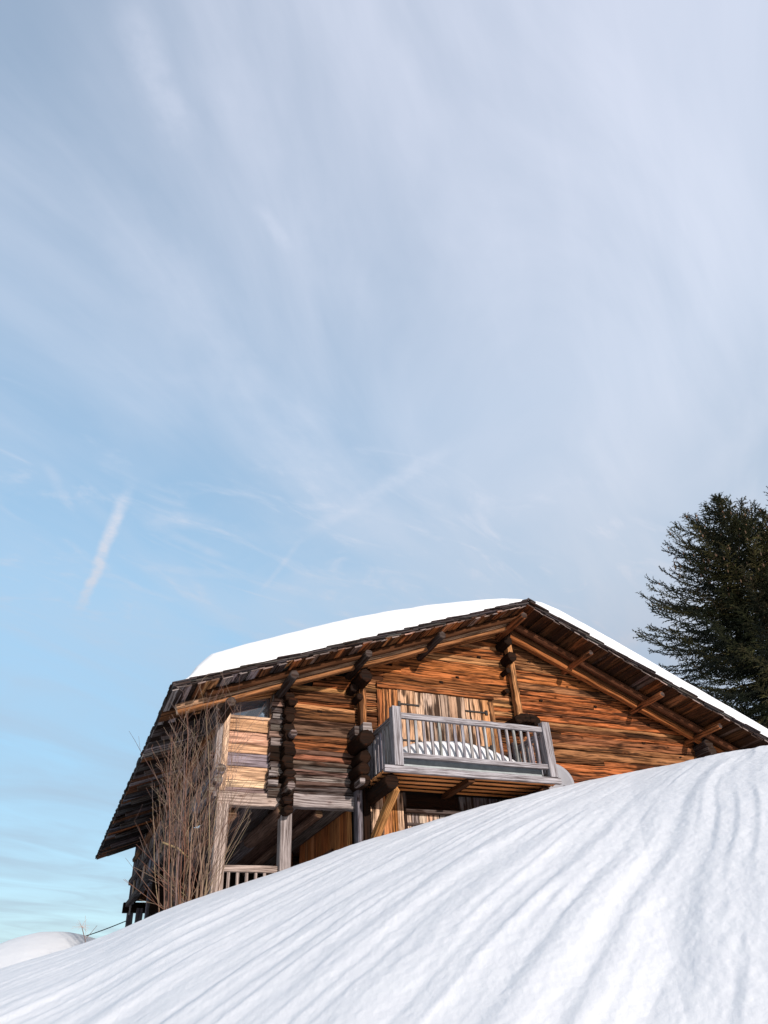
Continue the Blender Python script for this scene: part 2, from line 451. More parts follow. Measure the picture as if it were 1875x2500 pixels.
for (x, z, y0, r) in purl:
    b = MB(); t = var(mixc(DKB, DGREY, .45), .15)
    if x > 8: t = var(mixc(BROWN, ORANGE, .4), .1)
    b.log((x, y0, z), (x, 13.6, z), r, t, 12, 5, .07, captint=(.06, .045, .04))
    b.log((x, 13.6, z), (x, 25.5, z), r, BROWN, 8, 1, .05)
    part(b, 'purlin', W_OLD)
# rows of rafters further back, over the left side gallery
for y in np.arange(14.2, 25.0, 1.15):
    b = MB(); b.log((1.52, y, rtop(1.52) - .24), (4.2, y, rtop(4.2) - .24), .055, var(DGREY, .2), 8, 3, .08); part(b, 'rafter', W_OLD, roof)

# ---- front wall: stacked squared logs, split by the cross walls
fw = MB()
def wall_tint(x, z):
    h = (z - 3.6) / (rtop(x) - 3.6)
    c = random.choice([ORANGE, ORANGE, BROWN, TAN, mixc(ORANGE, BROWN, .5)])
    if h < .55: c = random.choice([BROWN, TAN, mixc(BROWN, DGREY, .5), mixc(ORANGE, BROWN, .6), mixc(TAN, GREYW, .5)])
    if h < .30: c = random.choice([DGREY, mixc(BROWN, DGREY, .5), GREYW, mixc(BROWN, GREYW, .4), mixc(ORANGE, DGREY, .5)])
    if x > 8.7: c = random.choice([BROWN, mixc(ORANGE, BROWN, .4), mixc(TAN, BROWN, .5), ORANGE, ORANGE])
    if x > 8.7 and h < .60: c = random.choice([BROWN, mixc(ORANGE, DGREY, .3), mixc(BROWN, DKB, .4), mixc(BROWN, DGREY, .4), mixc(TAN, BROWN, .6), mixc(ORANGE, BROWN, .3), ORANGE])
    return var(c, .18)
z = 3.56
while z < RZ - .16:
    h = random.choice([R_(.08, .12), R_(.12, .19)]); z1 = z + h; zt = z1 + .13
    xl = max(3.70, EX + (zt - EZ) / SL + .02); xr = min(14.0, RX + (RZ - zt) / SR - .02)
    if z < 3.84: xr = 4.98
    cuts = [xl] + [c for c in (5.02, 8.72) if xl + .3 < c < xr - .3]
    ext = sorted(c for c in [R_(5.4, 8.4), R_(9.2, 13.4)] if random.random() < .45 and xl + .5 < c < xr - .5)
    cuts = sorted(cuts + ext + [xr])
    for a, b in zip(cuts[:-1], cuts[1:]):
        if b - a < .05: continue
        yo = R_(-.014, .014)
        sag = R_(-.012, .012)
        t = wall_tint((a + b) / 2, z)
        n = max(2, int((b - a) / .22))
        # one log, sometimes cleft lengthwise into strips
        sp = random.choice([1, 1, 2, 2, 3]); hz = z
        for q in range(sp):
            hh = h / sp * (R_(.8, 1.2) if q < sp - 1 else 1)
            hz1 = z1 if q == sp - 1 else min(hz + hh, z1 - .03)
            d = R_(-.008, .012) * (sp > 1)
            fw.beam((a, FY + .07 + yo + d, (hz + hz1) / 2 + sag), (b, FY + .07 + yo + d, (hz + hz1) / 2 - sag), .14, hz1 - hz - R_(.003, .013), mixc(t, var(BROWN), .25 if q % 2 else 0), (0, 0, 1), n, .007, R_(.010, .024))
            hz = hz1
    z = z1
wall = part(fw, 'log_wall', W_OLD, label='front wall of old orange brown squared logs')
bk = MB()     # solid core of the gable so no light leaks between logs, and the lower wall
for (x0, x1) in ((3.72, 5.0), (5.0, 8.74), (8.74, 14.0)):
    zb = 3.62 if x0 < 5 else 1.5
    i = len(bk.v)
    for y in (FY + .10, FY + .22):
        bk.v += [Vector((x0, y, zb)), Vector((x1, y, zb)), Vector((x1, y, rtop(x1) - .16)), Vector((x0, y, rtop(x0) - .16))]
    for f in ([0, 1, 2, 3], [7, 6, 5, 4], [0, 4, 5, 1], [1, 5, 6, 2], [2, 6, 7, 3], [3, 7, 4, 0]):
        bk.face([i + k for k in f], [(0, 0), (1, 0), (1, 1), (0, 1)], DKB)
part(bk, 'wall_core', DARK, wall)
# small wooden pegs, log stubs and knots that stick out of the front wall
for (x, z) in [(7.40, 6.35), (8.0, 6.9), (9.3, 6.95), (10.9, 6.05), (9.45, 6.05), (12.3, 5.75), (12.05, 5.30), (13.0, 5.05), (8.1, 5.35), (4.3, 5.28), (7.0, 6.2)]:
    pg = MB(); pg.box(x - R_(.03, .05), x + R_(.03, .05), FY - .02, FY + .06, z - .025, z + .025, var(DKB, .3), 'x', .01, .006, 2)
    part(pg, 'peg', W_OLD, wall)
# plank under the rafters that closes the top of the wall
tp = MB()
tp.beam((2.52, FY - .02, rtop(2.52) - .17), (3.45, FY - .02, rtop(3.45) - .25), .05, .065,mixc(ORANGE, TAN, .6), (-SL, 0, 1), 4, .004, .008)
tp.beam((3.72, FY - .03, rtop(3.72) - .19), (5.2, FY - .03, rtop(5.2) - .17), .05, .08, mixc(ORANGE, TAN, .5), (-SL, 0, 1), 8, .005, .01)
tp.beam((5.3, FY - .04, rtop(5.3) - .20), (8.55, FY - .04, rtop(8.55) - .22), .05, .12, mixc(ORANGE, TAN, .4), (-SL, 0, 1), 8, .006, .01)
tp.beam((8.85, FY - .03, rtop(8.85) - .26), (14.0, FY - .03, rtop(14.0) - .16), .05, .10, BROWN, (SR, 0, 1), 12, .006, .01)
part(tp, 'rake_board', W_PLAIN, wall)
# long beam at the foot of the upper wall
bm = MB()
bm.box(3.80, 5.02, FY - .05, FY + .14, 3.50, 3.72, GREYW, 'x', .012, .006, 6)
bm.box(2.46, 3.56, FY - .06, FY + .12, 3.46, 3.68, mixc(GREYW, PALEW, .3), 'x', .012, .006, 6)
part(bm, 'sill_beam', W_GREY)

# ---- cross-wall log ends (corner stacks)
def stack(x, z0, z1, ylen, w, tint, step=.19, name='log_ends', stubs=None, bigs=()):
    b = MB(); z = z0; k = 0
    while z < z1:
        h = R_(step * .8, step * 1.15); ww = w * R_(.8, 1.12); xo = R_(-.025, .025)
        yl = ylen * R_(.75, 1.1)
        b.log((x + xo, FY - yl, z + h / 2), (x + xo, FY + .6, z + h / 2), w * R_(.42, .62), var(tint, .35), 9, 4, .20, captint=var((.007, .005, .004), .5), flat=h / w * 1.02, smooth=False)
        z += h; k += 1
    for (bx_, bz_, r, yl) in bigs:
        b.log((bx_, FY - yl, bz_), (bx_, FY + .5, bz_), r, var(DGREY, .1), 12, 4, .06, captint=(.17, .13, .12))
    return part(b, name, W_OLD)
stack(3.64, 3.28, 5.42, .34, .20, DKB, .15, bigs=((3.66, 4.66, .07, .45), (3.62, 3.72, .085, .48)))
# ends of the wall logs that pass the corner, cut square
b = MB(); z = 3.62
while z < 5.38:
    h = R_(.10, .16); xl = R_(3.30, 3.37)
    t = random.choice([DGREY, DKB, mixc(BROWN, GREYW, .4), mixc(DGREY, GREYW, .5), DKB])
    b.box(xl, 3.58, FY - .10 + R_(-.02, .02), FY + .06, z, z + h - .012, var(t, .2), 'x', .008, .005, 2, captint=var(GREYW))
    z += h
b.box(3.36, 3.56, FY - .12, FY + .06, 5.36, 5.50, mixc(DGREY, BROWN, .4), 'x', .01, .006, 2)
b.box(3.30, 3.48, FY - .16, FY + .06, 3.80, 3.90, GREYW, 'x', .01, .003, 2); b.box(3.31, 3.47, FY - .15, FY + .06, 3.96, 4.07, mixc(GREYW, DGREY, .3), 'x', .01, .003, 2)
part(b, 'notched_log_ends', W_OLD)
# second cross wall: block under purlin, post, grey block, heavy dark ends
b = MB()
for a in (((5.05, 12.62, 5.88), (5.05, 13.5, 5.88), .135), ((4.93, 12.95, 5.74), (4.93, 13.5, 5.74), .09), ((5.02, 12.9, 5.55), (5.02, 13.5, 5.55), .07)):
    b = MB(); b.log(*a, DKB, 8, 3, .10, captint=(.010, .007, .006), smooth=False); part(b, 'corbel', W_OLD)
b = MB(); b.box(5.06, 5.20, 13.00, 13.16, 4.98, 5.76, mixc(TAN, ORANGE, .4), 'z', .012, .006, 6); part(b, 'wall_post', W_OLD)
b = MB(); b.box(5.02, 5.20, 12.78, 13.2, 4.80, 5.00, GREYW, 'y', .015, .006, 2); b.box(4.90, 4.99, 12.9, 13.2, 4.78, 4.96, DGREY, 'y', .01, .005, 2); part(b, 'grey_block', W_GREY)
b = MB()
b.log((5.00, 12.55, 4.62), (5.00, 13.6, 4.62), .155, DKB, 9, 3, .1, captint=(.007, .005, .004))
b.log((5.03, 12.75, 4.33), (5.03, 13.6, 4.36), .125, DKB, 9, 3, .1, captint=(.007, .005, .004))
b.log((4.98, 12.7, 4.10), (4.98, 13.6, 4.13), .12, DKB, 9, 3, .1)
b.log((5.00, 12.72, 3.90), (5.00, 13.6, 3.92), .12, DKB, 9, 3, .1)
part(b, 'log_ends', W_OLD)
b = MB(); b.box(4.86, 4.96, 12.60, 12.9, 3.80, 3.90, GREYW, 'y', .01, .004, 1); part(b, 'peg', W_OLD)
# gable post with its short blocks
b = MB(); b.box(8.66, 8.79, 13.00, 13.16, 5.45, 7.35, TAN, 'z', .012, .008, 12); part(b, 'king_post', W_OLD)
for a in (((8.66, 12.86, 6.86), (8.66, 13.4, 6.86), .115), ((8.58, 12.8, 7.2), (8.58, 13.4, 7.2), .11), ((8.56, 12.95, 6.55), (8.56, 13.4, 6.55), .06), ((8.76, 13.02, 6.15), (8.76, 13.4, 6.15), .07), ((8.52, 13.06, 6.12), (8.52, 13.4, 6.12), .06)):
    b = MB(); b.log(*a, DKB, 9, 3, .10, captint=(.007, .005, .004), smooth=False); part(b, 'corbel', W_OLD)
b = MB()
for i, xx in enumerate((8.46, 8.56, 8.67, 8.78, 8.88)):
    b.log((xx, 12.68, 5.36 + (.03 if i in (1, 2, 3) else -.01)), (xx, 13.4, 5.36), .10, var(DKB, .2), 9, 3, .1, captint=(.005, .004, .003), smooth=False)
part(b, 'log_ends', W_OLD)
# right end corner
b = MB(); z = 3.8
while z < 5.55:
    h = R_(.17, .22); b.log((13.60 + R_(-.04, .04), 12.72 + R_(-.08, .08), z), (13.62, 13.7, z), .12, var(mixc(DKB, DGREY, .5), .3), 10, 3, .1, captint=(.03, .022, .018)); z += h
part(b, 'log_ends', W_OLD)
# right and back walls
b = MB(); z = 2.0
while z < 5.4:
    b.box(13.86, 14.0, FY + .05, 25.0, z, z + .2, var(BROWN, .2), 'y', .01); z += .205
z = 1.5
while z < 7.6:
    zt = z + .33; xl = max(2.5 if z > 3.7 else 5.0, EX + (zt - EZ) / SL); xr = min(14.0, RX + (RZ - zt) / SR); b.box(xl, xr, 24.9, 25.04, z, z + .2, var(BROWN, .2), 'x', .01) if z > 3.5 or True else 0; z += .205
part(b, 'rear_wall', W_OLD)

# ---- gallery at the left: pale boards and a slanting window
b = MB(); z = 3.70; xs = (2.56, 3.42)
hs = [.10, .17, .21, .25, .19, .28]
tt = [mixc(GREYW, BROWN, .4), PALEW, mixc(PALEW, TAN, .3), mixc(GREYW, BLUEG, .4), mixc(PALEW, TAN, .5), mixc(PALEW, TAN, .4), mixc(PALEW, TAN, .6)]
k = 0
hs = [.09, .12, .24, .24, .16, .24, .24]
for h in hs:
    z1 = min(z + h, 5.02)
    b.box(xs[0], xs[1], FY + .03 + R_(-.006, .006), FY + .075, z, z1 - .006 - .014 * (k == 5), var(tt[k], .06), 'x', .006, .003, 5)
    z = z1; k += 1
gw = part(b, 'gallery_wall', W_PLAIN, label='pale board wall of the gallery at the left')
b = MB(); b.box(2.47, 2.58, FY - .04, FY + .08, 3.70, rtop(2.5) - .24, PALEW, 'z', .008, .003, 6)
b.box(2.36, 2.47, FY - .02, FY + .12, 3.60, 5.05, GREYW, 'z', .012, .01, 8); part(b, 'corner_board', W_GREY)
WZ0 = 5.05
b = MB()
b.box(2.58, 3.36, FY - .0, FY + .09, WZ0 - .035, WZ0 + .015, PALEW, 'x', .006)
b.box(3.33, 3.37, FY + .0, FY + .09, WZ0, rtop(3.35) - .30, mixc(PALEW, BROWN, .5), 'z', .005)
b.beam((2.58, FY + .04, rtop(2.58) - .225), (3.37, FY + .04, rtop(3.37) - .30), .07, .04, TAN, (-SL, 0, 1), 2, .002, .006)
win = part(b, 'window', W_PLAIN, label='slanting window with a glass pane under the left rafters')
gb = MB()
yw = FY + .055; q = [(2.585, yw - .052, WZ0 + .012), (3.335, yw + .053, WZ0 + .012), (3.335, yw + .053, rtop(3.335) - .29), (2.585, yw - .052, rtop(2.585) - .22)]
gb.v = [Vector(a) for a in q] + [Vector(a) + Vector((0, .006, 0)) for a in q]
for f in ([0, 1, 2, 3], [7, 6, 5, 4], [0, 4, 5, 1], [1, 5, 6, 2], [2, 6, 7, 3], [3, 7, 4, 0]): gb.face(f, [(0, 0), (1, 0), (1, 1), (0, 1)], G3(.1))
GL = NT('window_glass'); GL.b.inputs['Base Color'].default_value = (.10, .12, .15, 1); GL.b.inputs['Roughness'].default_value = .03
GL.b.inputs['Specular IOR Level'].default_value = 1.0; GL.b.inputs['IOR'].default_value = 2.6; GL.b.inputs['Coat Weight'].default_value = 1; GL.b.inputs['Coat IOR'].default_value = 2.2
part(gb, 'pane', GL.m, win)
# thick carved logs on the left corner of the gallery
b = MB()
b.log((2.32, 12.72, 5.02), (2.32, 14.0, 5.02), .12, DGREY, 9, 3, .12, captint=(.02, .016, .014)); part(b, 'log_ends', W_OLD); b = MB()
for (x, z) in ((2.42, 3.98), (2.40, 3.80), (2.30, 3.62)):
    b.log((x, 12.88, z), (x, 14.2, z), .085, BLUEG, 10, 4, .13, captint=(.20, .17, .14))
part(b, 'log_ends', W_OLD)

# ---- left side wall of uneven grey boards
b = MB(); y = FY + .05
while y < 25.5:
    w = R_(.16, .30); zt = 4.98 + R_(-.03, .03); zb = R_(3.35, 3.65) + .020 * (y - 13)
    b.box(2.44 + R_(-.015, .03), 2.49, y, y + w - R_(.004, .03), zb + (.35 if random.random() < .1 else 0), zt, var(random.choice([BLUEG, GREYW, DGREY, BLUEG, GREYW, mixc(BLUEG, PALEW, .4), mixc(DGREY, BROWN, .5)]), .3), 'z', .006, .008, 3)
    y += w
y = FY + .15
for i in range(14):      # odd loose slabs and diagonal pieces
    yy = R_(13.4, 25); zc = R_(3.5, 4.8); b.beam((2.40, yy, zc - R_(.2, .45)), (2.40, yy + R_(-.1, .1), zc + R_(.2, .45)), .12, .03, var(random.choice([GREYW, BLUEG, PALEW]), .2), (1, 0, 0), 2, .004, .004)
side = part(b, 'side_wall', W_GREY, label='side wall of uneven blue grey boards under the eave')
b = MB()
b.box(2.50, 2.56, FY + .1, 25.4, 3.75, 5.2, DKB, 'y', .004)
for z in (3.62, 4.25): b.box(2.30, 2.44, 13.3, 25.5, z, z + .14, var(DGREY, .2), 'y', .012, .012, 12)
part(b, 'side_beam', W_OLD, side)
b = MB(); b.box(2.24, 3.4, 25.3, 25.5, 3.50, 3.76, DKB, 'x', .01, .004, 3); part(b, 'rear_beam', W_OLD)
for (x0, y0, x1, z0, z1, w) in [(2.44, 26.0, 2.56, 2.2, 5.5, .14), (2.62, 25.2, 2.74, 1.9, 3.6, .2), (2.50, 21.9, 2.62, 1.6, 3.9, .18), (2.48, 18.2, 2.6, 1.2, 3.5, .16)]:
    b = MB(); b.box(x0, x1 + .06, y0, y0 + w, z0 - 1.4, z1, var(mixc(BLUEG, DGREY, .6), .15), 'z', .012, .008, 6); part(b, 'stilt', W_GREY)

# ---- porch under the gallery
b = MB()
b.box(2.46, 2.66, FY - .08, FY + .08, .9, 3.47, mixc(GREYW, PALEW, .25), 'z', .012, .004, 8); part(b, 'porch_post', W_GREY)
b = MB(); b.box(3.56, 3.76, FY - .13, FY + .08, .9, 3.36, GREYW, 'z', .012, .003, 8)
part(b, 'porch_post', W_GREY)
pr = MB(); pr.box(2.56, 3.57, FY - .05, FY + .05, 2.42, 2.52, mixc(GREYW, PALEW, .25), 'x', .008, .003, 4)
rail = part(pr, 'porch_railing', W_GREY)
for i in range(6):
    x = 2.72 + i * .150; b = MB(); b.box(x, x + .05, FY - .02, FY + .02, 1.4, 2.43, mixc(GREYW, PALEW, .15), 'z', .006, .002, 3); part(b, 'baluster', W_GREY, rail)
b = MB(); y = FY + .02; x = 2.56
while x < 4.95:      # ceiling boards running back
    w = R_(.17, .26); b.box(x, x + w - .006, FY + .1, 20, 3.56 + R_(-.01, .01), 3.60, var(random.choice([mixc(GREYW, DKB, .5), mixc(DGREY, BROWN, .5), DGREY]), .2), 'y', .004, .003, 5); x += w
pc = part(b, 'porch_ceiling', W_PLAIN, label='grey brown board ceiling of the porch')
for (x, y0, y1, z, r) in ((3.62, 13.1, 15.5, 3.40, .13), (2.75, 13.4, 16.6, 3.36, .12), (4.35, 13.4, 19, 3.46, .08)):
    b = MB(); b.log((x, y0, z), (x, y1, z), r, mixc(DGREY, BROWN, .45), 10, 5, .1, captint=(.12, .07, .04)); part(b, 'ceiling_joist', W_PLAIN, pc)
b = MB(); y = FY + .16
while y < 19.5:      # orange plank wall, running back into the shade
    w = R_(.13, .22)
    if not (16.35 < y < 16.95): b.box(4.93 + R_(-.004, .004), 4.97, y, y + w - .006, .9, 3.56, var(random.choice([ORANGE, mixc(ORANGE, TAN, .5), mixc(ORANGE, BROWN, .4)]), .2), 'z', .004, .002, 4)
    y += w
pw = part(b, 'porch_wall', W_PLAIN, label='orange vertical board wall inside the porch')
b = MB(); b.beam((4.90, 14.25, 3.03), (4.90, 15.35, 3.03), .04, .05, mixc(DGREY, BROWN, .5), (0, 0, 1), 3, .003, .008); part(b, 'hand_bar', W_PLAIN, pw)
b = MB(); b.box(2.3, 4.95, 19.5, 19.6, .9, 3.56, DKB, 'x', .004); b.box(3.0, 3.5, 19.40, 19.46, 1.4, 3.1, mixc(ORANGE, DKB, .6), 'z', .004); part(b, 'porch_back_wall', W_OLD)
b = MB(); b.box(2.56, 4.95, 13.0, 19.6, 1.30, 1.38, BROWN, 'x', .004); part(b, 'porch_floor', W_OLD)

# ---- lower wall under the balcony
b = MB(); b.box(4.95, 5.05, 12.98, 13.2, 1.5, 3.85, mixc(BLUEG, DGREY, .3), 'z', .012, .004, 6); b.box(5.08, 5.22, 13.02, 13.2, 1.5, 3.85, DKB, 'z', .012, .008, 8); part(b, 'corner_post', W_OLD)
b = MB(); x = 5.23
for w, t in ((.16, PALEW), (.15, PALEW), (.17, mixc(TAN, ORANGE, .4)), (.12, (.40, .15, .035)), (.13, PALEW)):
    b.box(x, x + w - .004, FY + .0 + R_(-.003, .003), FY + .05, 1.5, 3.86, t, 'z', .004, .002, 5); x += w
b.box(6.0 - .05, 6.0 + .01, FY - .02, FY + .04, 1.5, 3.86, DGREY, 'z', .006, .004, 5)
x = 7.15
while x < 9.6:
    w = R_(.12, .18); b.box(x, x + w - .005, FY + .02, FY + .06, 1.5, 3.86, var(mixc(DGREY, BLUEG, .5), .2), 'z', .005, .003, 4); x += w
lw = part(b, 'lower_wall', W_DOOR, label='pale orange vertical boards under the balcony')
b = MB(); x = 6.02
while x < 7.12:
    w = R_(.11, .16); w = min(w, 7.14 - x)
    b.box(x, x + w - .005, FY + .03, FY + .06, 1.5, 3.50, var(random.choice([PALEW, GREYW, mixc(PALEW, GREYW, .5)]), .1), 'z', .004, .003, 4)
    x += w
b.box(6.02, 7.14, FY + .04, FY + .07, 3.56, 3.86, DKB, 'x', .004)
dr = part(b, 'stable_door', W_DOOR, label='pale grey plank door below the balcony')
b = MB(); b.box(5.96, 7.18, FY - .09, FY + .03, 3.49, 3.56, DGREY, 'x', .01, .004, 4); b.box(6.0, 6.7, FY - .005, FY + .03, 3.28, 3.33, DGREY, 'x', .006, .003, 3); part(b, 'door_ledge', W_OLD, dr)
b = MB(); b.tube([Vector((5.32 + .035 * math.cos(a), FY - .02, 3.60 + .035 * math.sin(a))) for a in np.linspace(0, 6.2832, 13)], [.009] * 13, 6, G3(.2)); part(b, 'iron_ring', IRON, lw)

# ---- shutters (double plank doors) on the upper wall
def shutter(x0, x1, tints, lab):
    b = MB(); x = x0
    for i, t in enumerate(tints):
        w = (x1 - x0) / len(tints)
        b.box(x, x + w - .006, FY - .035 + R_(-.004, .004), FY + .0, 3.98, 5.90 - .015 * (x - x0) + R_(-.012, .012), t, 'z', .005, .003, 8); x += w
    return part(b, 'shutter', W_DOOR, None, lab)
b = MB(); b.box(5.50, 5.62, FY - .03, FY + .01, 3.98, 5.86, mixc(ORANGE, BROWN, .4), 'z', .005, .003, 6); b.box(5.63, 5.75, FY - .02, FY + .01, 3.98, 5.89, mixc(TAN, ORANGE, .5), 'z', .005, .003, 6); b.box(8.08, 8.20, FY - .02, FY + .01, 3.98, 5.86, mixc(TAN, BROWN, .5), 'z', .005, .003, 6)
b.box(5.50, 8.2, FY - .06, FY + .0, 5.91, 6.02, mixc(ORANGE, BROWN, .4), 'x', .01, .005, 10)
part(b, 'door_frame', W_OLD)
sA = shutter(5.76, 6.92, [mixc(TAN, ORANGE, .4), mixc(PALEW, TAN, .4), mixc(PALEW, TAN, .5), PALEW, mixc(PALEW, GREYW, .4), mixc(PALEW, DGREY, .5)], 'left plank shutter with pale streaks')
sB = shutter(6.93, 8.07, [mixc(PALEW, DGREY, .6), mixc(BROWN, PALEW, .5), mixc(PALEW, DGREY, .4), mixc(PALEW, TAN, .4), mixc(PALEW, TAN, .6), TAN], 'right plank shutter with dark streaks')
def hinge(x0, x1, z, par, flip=False):
    b = MB(); b.box(x0, x1, FY - .055, FY - .04, z - .018, z + .018, G3(.03), 'x', .003)
    xe = x0 if not flip else x1; b.box(xe - .03, xe + .03, FY - .065, FY - .03, z - .05, z + .05, G3(.03), 'z', .004)
    part(b, 'hinge', IRON, par)
hinge(5.97, 6.42, 5.60, sA); hinge(5.97, 6.42, 4.86, sA); hinge(7.48, 7.98, 5.60, sB, True); hinge(7.55, 8.0, 4.86, sB, True)

# ---- balcony
GB = (.285, .262, .275)
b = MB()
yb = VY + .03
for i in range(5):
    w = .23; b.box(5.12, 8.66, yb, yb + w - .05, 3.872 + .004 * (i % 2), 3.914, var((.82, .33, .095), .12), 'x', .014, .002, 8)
    if i: b.box(5.14, 8.60, yb - .045, yb + .0, 3.860, 3.871, DKB, 'x', .002)  # added dark strip under each seam, painted shade of the gap between boards
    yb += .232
b.box(5.14, 8.64, VY + .05, FY - .02, 3.917, 3.925, DKB, 'x', .0)  # added dark sheet over the boards, stands in for shade in the gaps
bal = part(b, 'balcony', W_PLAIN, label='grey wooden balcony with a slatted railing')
b = MB(); b.box(5.08, 8.70, VY - .045, VY + .03, 3.845, 3.96, GB, 'x', .006, .002, 8); part(b, 'fascia_board', W_GREY, bal)
b = MB(); b.box(5.45, 8.45, VY + .17, VY + .20, 3.925, 4.20, G3(.3), 'x', .004); part(b, 'metal_flashing', PALE, bal)
for (x0, x1, y0, tin, zt) in ((5.27, 5.44, VY - .07, GB, 5.03), (8.47, 8.64, VY - .07, GB, 5.02)):
    b = MB(); b.box(x0, x1, y0, y0 + .15, 3.96, zt, tin, 'z', .008, .002, 6); part(b, 'post', W_GREY, bal)
for x0 in (5.27, 8.49):
    b = MB(); b.box(x0 - (.06 if x0 < 6 else 0), x0 + .07, FY - .12, FY - .03, 3.93, 5.0, GB, 'z', .008, .002, 4); part(b, 'post', W_GREY, bal)
b = MB(); b.box(5.44, 8.49, VY - .035, VY + .045, 4.83, 4.935, GB, 'x', .008, .002, 10); part(b, 'top_rail', W_GREY, bal)
b = MB(); b.box(5.44, 8.47, VY - .035, VY + .045, 4.11, 4.20, GB, 'x', .008, .002, 10); part(b, 'bottom_rail', W_GREY, bal)
for i in range(18):
    x = 5.575 + i * .1605; b = MB(); b.box(x, x + .050, VY + .035 - .03, VY + .05, 4.19, 4.85, var(GB, .06), 'z', .006, .002, 3); part(b, 'baluster', W_GREY, bal)
for x0 in (5.30, 8.52):
    b = MB(); b.box(x0, x0 + .09, VY + .08, FY - .05, 4.80, 4.90, var(mixc(GB, DGREY, .4)), 'y', .008, .002, 3); part(b, 'side_rail', W_GREY, bal)
    b = MB(); b.box(x0, x0 + .08, VY + .08, FY - .05, 4.00, 4.08, var(mixc(GB, DGREY, .4)), 'y', .008, .002, 3); part(b, 'side_rail', W_GREY, bal)
    for i in range(6):
        y = VY + .22 + i * .16; b = MB(); b.box(x0 + .015, x0 + .065, y, y + .055, 4.07, 4.81, var(GB, .06), 'z', .006, .002, 3); part(b, 'baluster', W_GREY, bal)
# floor joists
for (x, z, r, y0, t) in ((5.26, 3.72, .135, 12.10, DKB), (8.45, 3.74, .11, 12.15, mixc(DKB, BROWN, .5))):
    b = MB(); b.log((x, y0, z), (x, 13.4, z), r, t, 12, 4, .06, captint=(.008, .005, .004)); part(b, 'joist', W_OLD, bal)
b = MB(); b.beam((6.82, 12.05, 3.83), (6.82, 13.2, 3.83), .13, .09, mixc(DKB, BROWN, .4), (0, 0, 1), 3, .003, .01); part(b, 'joist', W_OLD, bal)
b = MB(); b.beam((5.40, 12.28, 3.66), (5.24, 13.14, 2.85), .15, .13, mixc(TAN, (.42, .19, .05), .6), (1, 0, 0), 6, .004, .012); part(b, 'brace', W_PLAIN, bal)
b = MB(); b.beam((8.45, 12.4, 3.66), (8.45, 13.14, 2.9), .13, .12, BROWN, (1, 0, 0), 4, .004, .012); part(b, 'brace', W_OLD, bal)

# ------------------------------------------------------------------ snow lying on the roof
def roof_snow():
    n1, n2 = 420, 150
    xs_ = np.concatenate([np.linspace(EX + .10, EX + 1.0, 60), np.linspace(EX + 1.01, RXE - .02, n1)])
    ys_ = VY + .03 + np.concatenate([np.linspace(0, 1, 70) ** 2 * 1.4, np.linspace(1.45, BY - VY - .05, n2)])
    Xg, Yg = np.meshgrid(xs_, ys_, indexing='ij')
    T = np.interp(Xg, [1.5, 1.62, 1.75, 2.0, 2.6, 3.4, 4.3, 5.4, 6.3, 7.1, 7.8, 8.2, 8.5, 8.72, 8.9, 9.2, 9.6, 10.5, 12.5, 14.6, 16],
                      [.05, .20, .38, .54, .60, .64, .68, .67, .61, .52, .42, .34, .24, .12, .20, .34, .42, .46, .46, .46, .44])
    wn = .05 * fbm(Xg * .9, Yg * .9, 4, 91) + .02 * fbm(Xg * 4, Yg * 4, 3, 92)
    T = T + wn * np.clip(T * 2, 0, 1)
    set_in = .03 + .05 * (vnoise(Xg * 2.2, Yg * 0, 93) - .5)
    d = np.clip((Yg - VY - .03 - set_in * 0) / np.where(Xg < 8.9, .62, .30), 0, 1)
    e = np.sqrt(np.clip(1 - (1 - d) ** 2.3, 0, 1)) * .96 + .04
    dl = np.clip((Xg - EX - .10 - .05 * (Yg - VY) * 0) / .5, 0, 1); el_ = np.sqrt(np.clip(1 - (1 - dl) ** 2, 0, 1))
    rt = np.where(Xg < RX, RZ - SL * (RX - Xg), RZ - SR * (Xg - RX))
    rtr = rt - .18 * np.exp(-((Xg - RX) / .9) ** 2) * 0
    Zg = rtr + .008 + T * e * np.maximum(el_, .02)
    Xs = Xg + back(Yg) * np.clip((RX - Xg) / 7.36, 0, 1)
    top = np.stack([Xs, Yg, Zg], 2)
    bot = np.stack([Xs[:, :1], Yg[:, :1], rt[:, :1] + .004], 2)
    P = np.concatenate([bot, top], 1)
    # close the left end
    first = P[:1].copy(); first[:, :, 2] = rt[:1, :1] + .002
    P = np.concatenate([first, P], 0)
    o = grid_mesh('roof_snow', P[:, ::-1].copy(), SNOW_ROOF, loc=(8.7, 19.0, 7.8))
    tag(o, 'thick smooth white snow blanket lying on the chalet roof', 'snow', kind='thing')
roof_snow()
# snow heaped on the balcony
u, v = np.meshgrid(np.linspace(0, 1, 90), np.linspace(0, 1, 60), indexing='ij')
bxs = 5.45 + 3.02 * u; bys = 12.26 + .88 * v
pz = (np.clip(np.sin(np.pi * np.clip(u, 0, 1)), 0, 1) ** .20) * (np.clip(np.sin(np.pi * np.clip(v, 0, 1)), 0, 1) ** .42)
bz = 3.93 + pz * np.interp(u, [0, .2, .5, .7, .85, 1], [.72, .80, .82, .76, .66, .52]) + .03 * fbm(bxs * 3, bys * 3, 4, 15)
bs = grid_mesh('balcony_snow', np.stack([bxs, bys, bz], 2), SNOW_ROOF, loc=(6.95, 12.6, 3.93)); tag(bs, 'rounded heap of white snow on the balcony floor behind the railing', 'snow', kind='thing')

